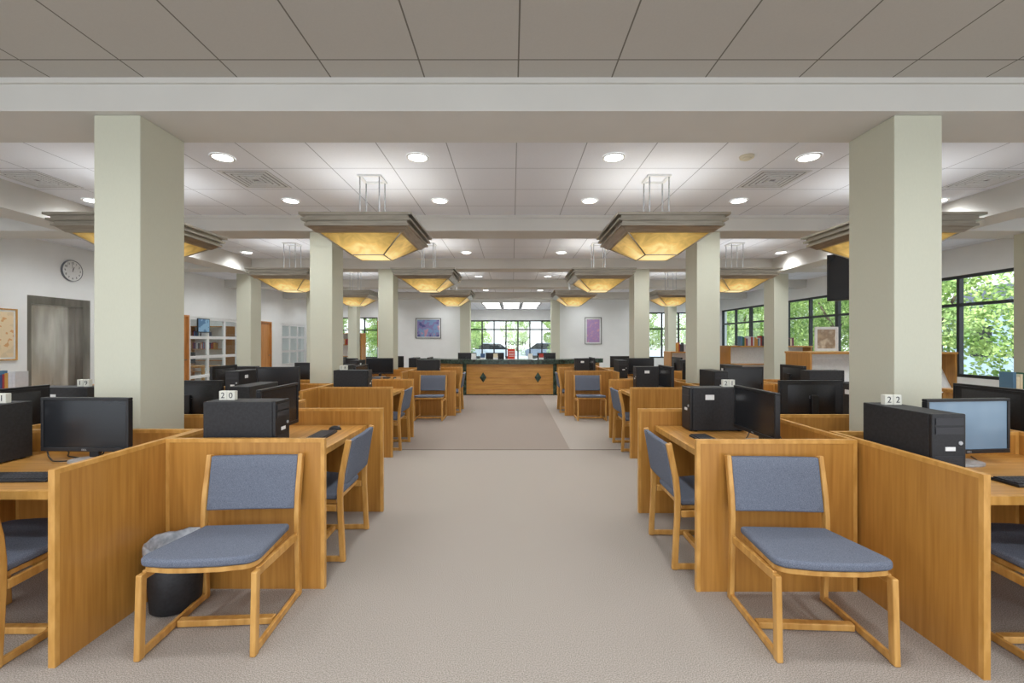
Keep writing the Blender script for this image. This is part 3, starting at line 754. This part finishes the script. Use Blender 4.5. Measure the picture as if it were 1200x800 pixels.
# ---------------- outside ----------------
bm=B(); box(bm,-60,80,-20,90,-.3,-.15); struct('ground',bm,grass_m)
root=thing('tree','leafy bright green tree outside the windows','tree','trees outside')
bm=B(); cyl(bm,(0,0,-.15),(.1,0,2.2),.14,.09,n=10); cyl(bm,(.1,0,2.0),(.7,.3,3.2),.07,.03,n=8); cyl(bm,(.1,0,2.0),(-.6,-.2,3.3),.07,.03,n=8); mk('trunk',bm,bark_m,parent=root)
bm=B(); rnd=random.Random(5)
cl=[(rnd.uniform(-1.2,1.2),rnd.uniform(-1.2,1.2),rnd.uniform(.9,4.4),rnd.uniform(.5,.95)) for _ in range(14)]
for _ in range(9500):
    cx,cy,cz,r=rnd.choice(cl)
    d=Vector((rnd.gauss(0,1),rnd.gauss(0,1),rnd.gauss(0,1))).normalized()*r*rnd.uniform(.7,1.05)
    p=Vector((cx,cy,cz))+d; u=Vector((rnd.gauss(0,1),rnd.gauss(0,1),rnd.gauss(0,1))).normalized(); v=u.orthogonal().normalized(); s=rnd.uniform(.025,.055)
    bm.faces.new([bm.verts.new(p+u*s*1.5),bm.verts.new(p+v*s),bm.verts.new(p-u*s*1.5),bm.verts.new(p-v*s)])
mk('foliage',bm,leaf_m,parent=root)
TREE=Kind(root)
for i in range(6): TREE.place((13.4,9.6+i*4.3,-.15),i*1.3)
for i in range(5): TREE.place((18.6,23+i*4.4,-.15),i*2.1+1)
for x in (-13,-8.7,-4.1,4.3,8.9): TREE.place((x,31.5,-.15),x)
for x in (-10.8,-6.5,6.7): TREE.place((x,36.5,-.15),x+2)
TREE.place((.6,52,-.15),1); TREE.place((-4.4,54,-.15),2); TREE.place((5.2,53,-.15),3)
t=thing('house','pale blue-white house with a grey roof outside the windows','house',loc=(20.5,16.0,-.15))
bm=B(); box(bm,-2,2,-3.2,3.2,0,2.9); mk('house_walls',bm,flat('pale_siding',lin(186,204,222),.8),parent=t)
bm=B(); a=[bm.verts.new(p) for p in ((-2.3,-3.4,2.9),(2.3,-3.4,2.9),(2.3,3.4,2.9),(-2.3,3.4,2.9),(0,-3.4,4.0),(0,3.4,4.0))]
for f in ((0,1,4),(2,3,5),(0,4,5,3),(1,2,5,4),(0,3,2,1)): bm.faces.new([a[i] for i in f])
mk('roof',bm,flat('roof_grey',lin(90,92,98),.8),parent=t)
for y in (-1.5,0,1.5):
    bm=B(); box(bm,-2.03,-2,y-.4,y+.4,1.0,2.2); mk('house_window',bm,dframe,parent=t)
def car(loc,rz,c,label):
    t=thing('car',label,'car','parked cars outside',loc=loc,rz=rz)
    def side(pts,y0,y1,name,m,bev=0):
        bm=B(); a=[bm.verts.new((x,y0,z)) for x,z in pts]; b=[bm.verts.new((x,y1,z)) for x,z in pts]; n=len(pts)
        bm.faces.new(a); bm.faces.new(b[::-1])
        for i in range(n): bm.faces.new((a[i],a[(i+1)%n],b[(i+1)%n],b[i]))
        return mk(name,bm,m,parent=t,bevel=bev)
    paint=flat('car_paint_'+label.split()[0],c,.25)
    side([(-2.1,.3),(2.1,.3),(2.15,.7),(1.3,.88),(-1.9,.92),(-2.15,.75)],-.85,.85,'body',paint,.05)
    side([(-1.8,.9),(1.25,.88),(.55,1.4),(-1.15,1.42)],-.74,.74,'cabin',dframe,.04)
    side([(-1.15,1.40),(.55,1.38),(.45,1.46),(-1.05,1.48)],-.72,.72,'roof',paint,.02)
    for x in (-1.3,1.3):
        for y in (-.82,.66):
            bm=B(); cyl(bm,(x,y,.32),(x,y+.16,.32),.32,n=20); mk('wheel',bm,blackm,parent=t)
car((-1.6,40,-.15),.05,lin(216,220,226),'white parked car on pale paving outside the entrance')
car((3.4,41,-.15),-.1,lin(130,140,156),'grey parked car on pale paving outside the entrance')

# ---------------- lights ----------------
sun=bpy.data.lights.new('sun','SUN'); sun.energy=3.3; sun.angle=.03; so=bpy.data.objects.new('sun',sun); COL.objects.link(so)
so.rotation_euler=Vector((.75,.35,-.75)).to_track_quat('-Z','Y').to_euler()
w=bpy.data.worlds.new('world'); S.world=w; w.use_nodes=True; nt=w.node_tree
bg=nt.nodes['Background']; tc=nt.nodes.new('ShaderNodeTexCoord'); sp=nt.nodes.new('ShaderNodeSeparateXYZ'); r=nt.nodes.new('ShaderNodeValToRGB')
r.color_ramp.elements[0].position=.0; r.color_ramp.elements[0].color=(.97,.98,1,1); r.color_ramp.elements[1].position=.8; r.color_ramp.elements[1].color=(.6,.76,1,1)
nt.links.new(tc.outputs['Generated'],sp.inputs[0]); nt.links.new(sp.outputs['Z'],r.inputs[0]); nt.links.new(r.outputs[0],bg.inputs[0]); bg.inputs[1].default_value=1.6
print('objects',len(bpy.data.objects))
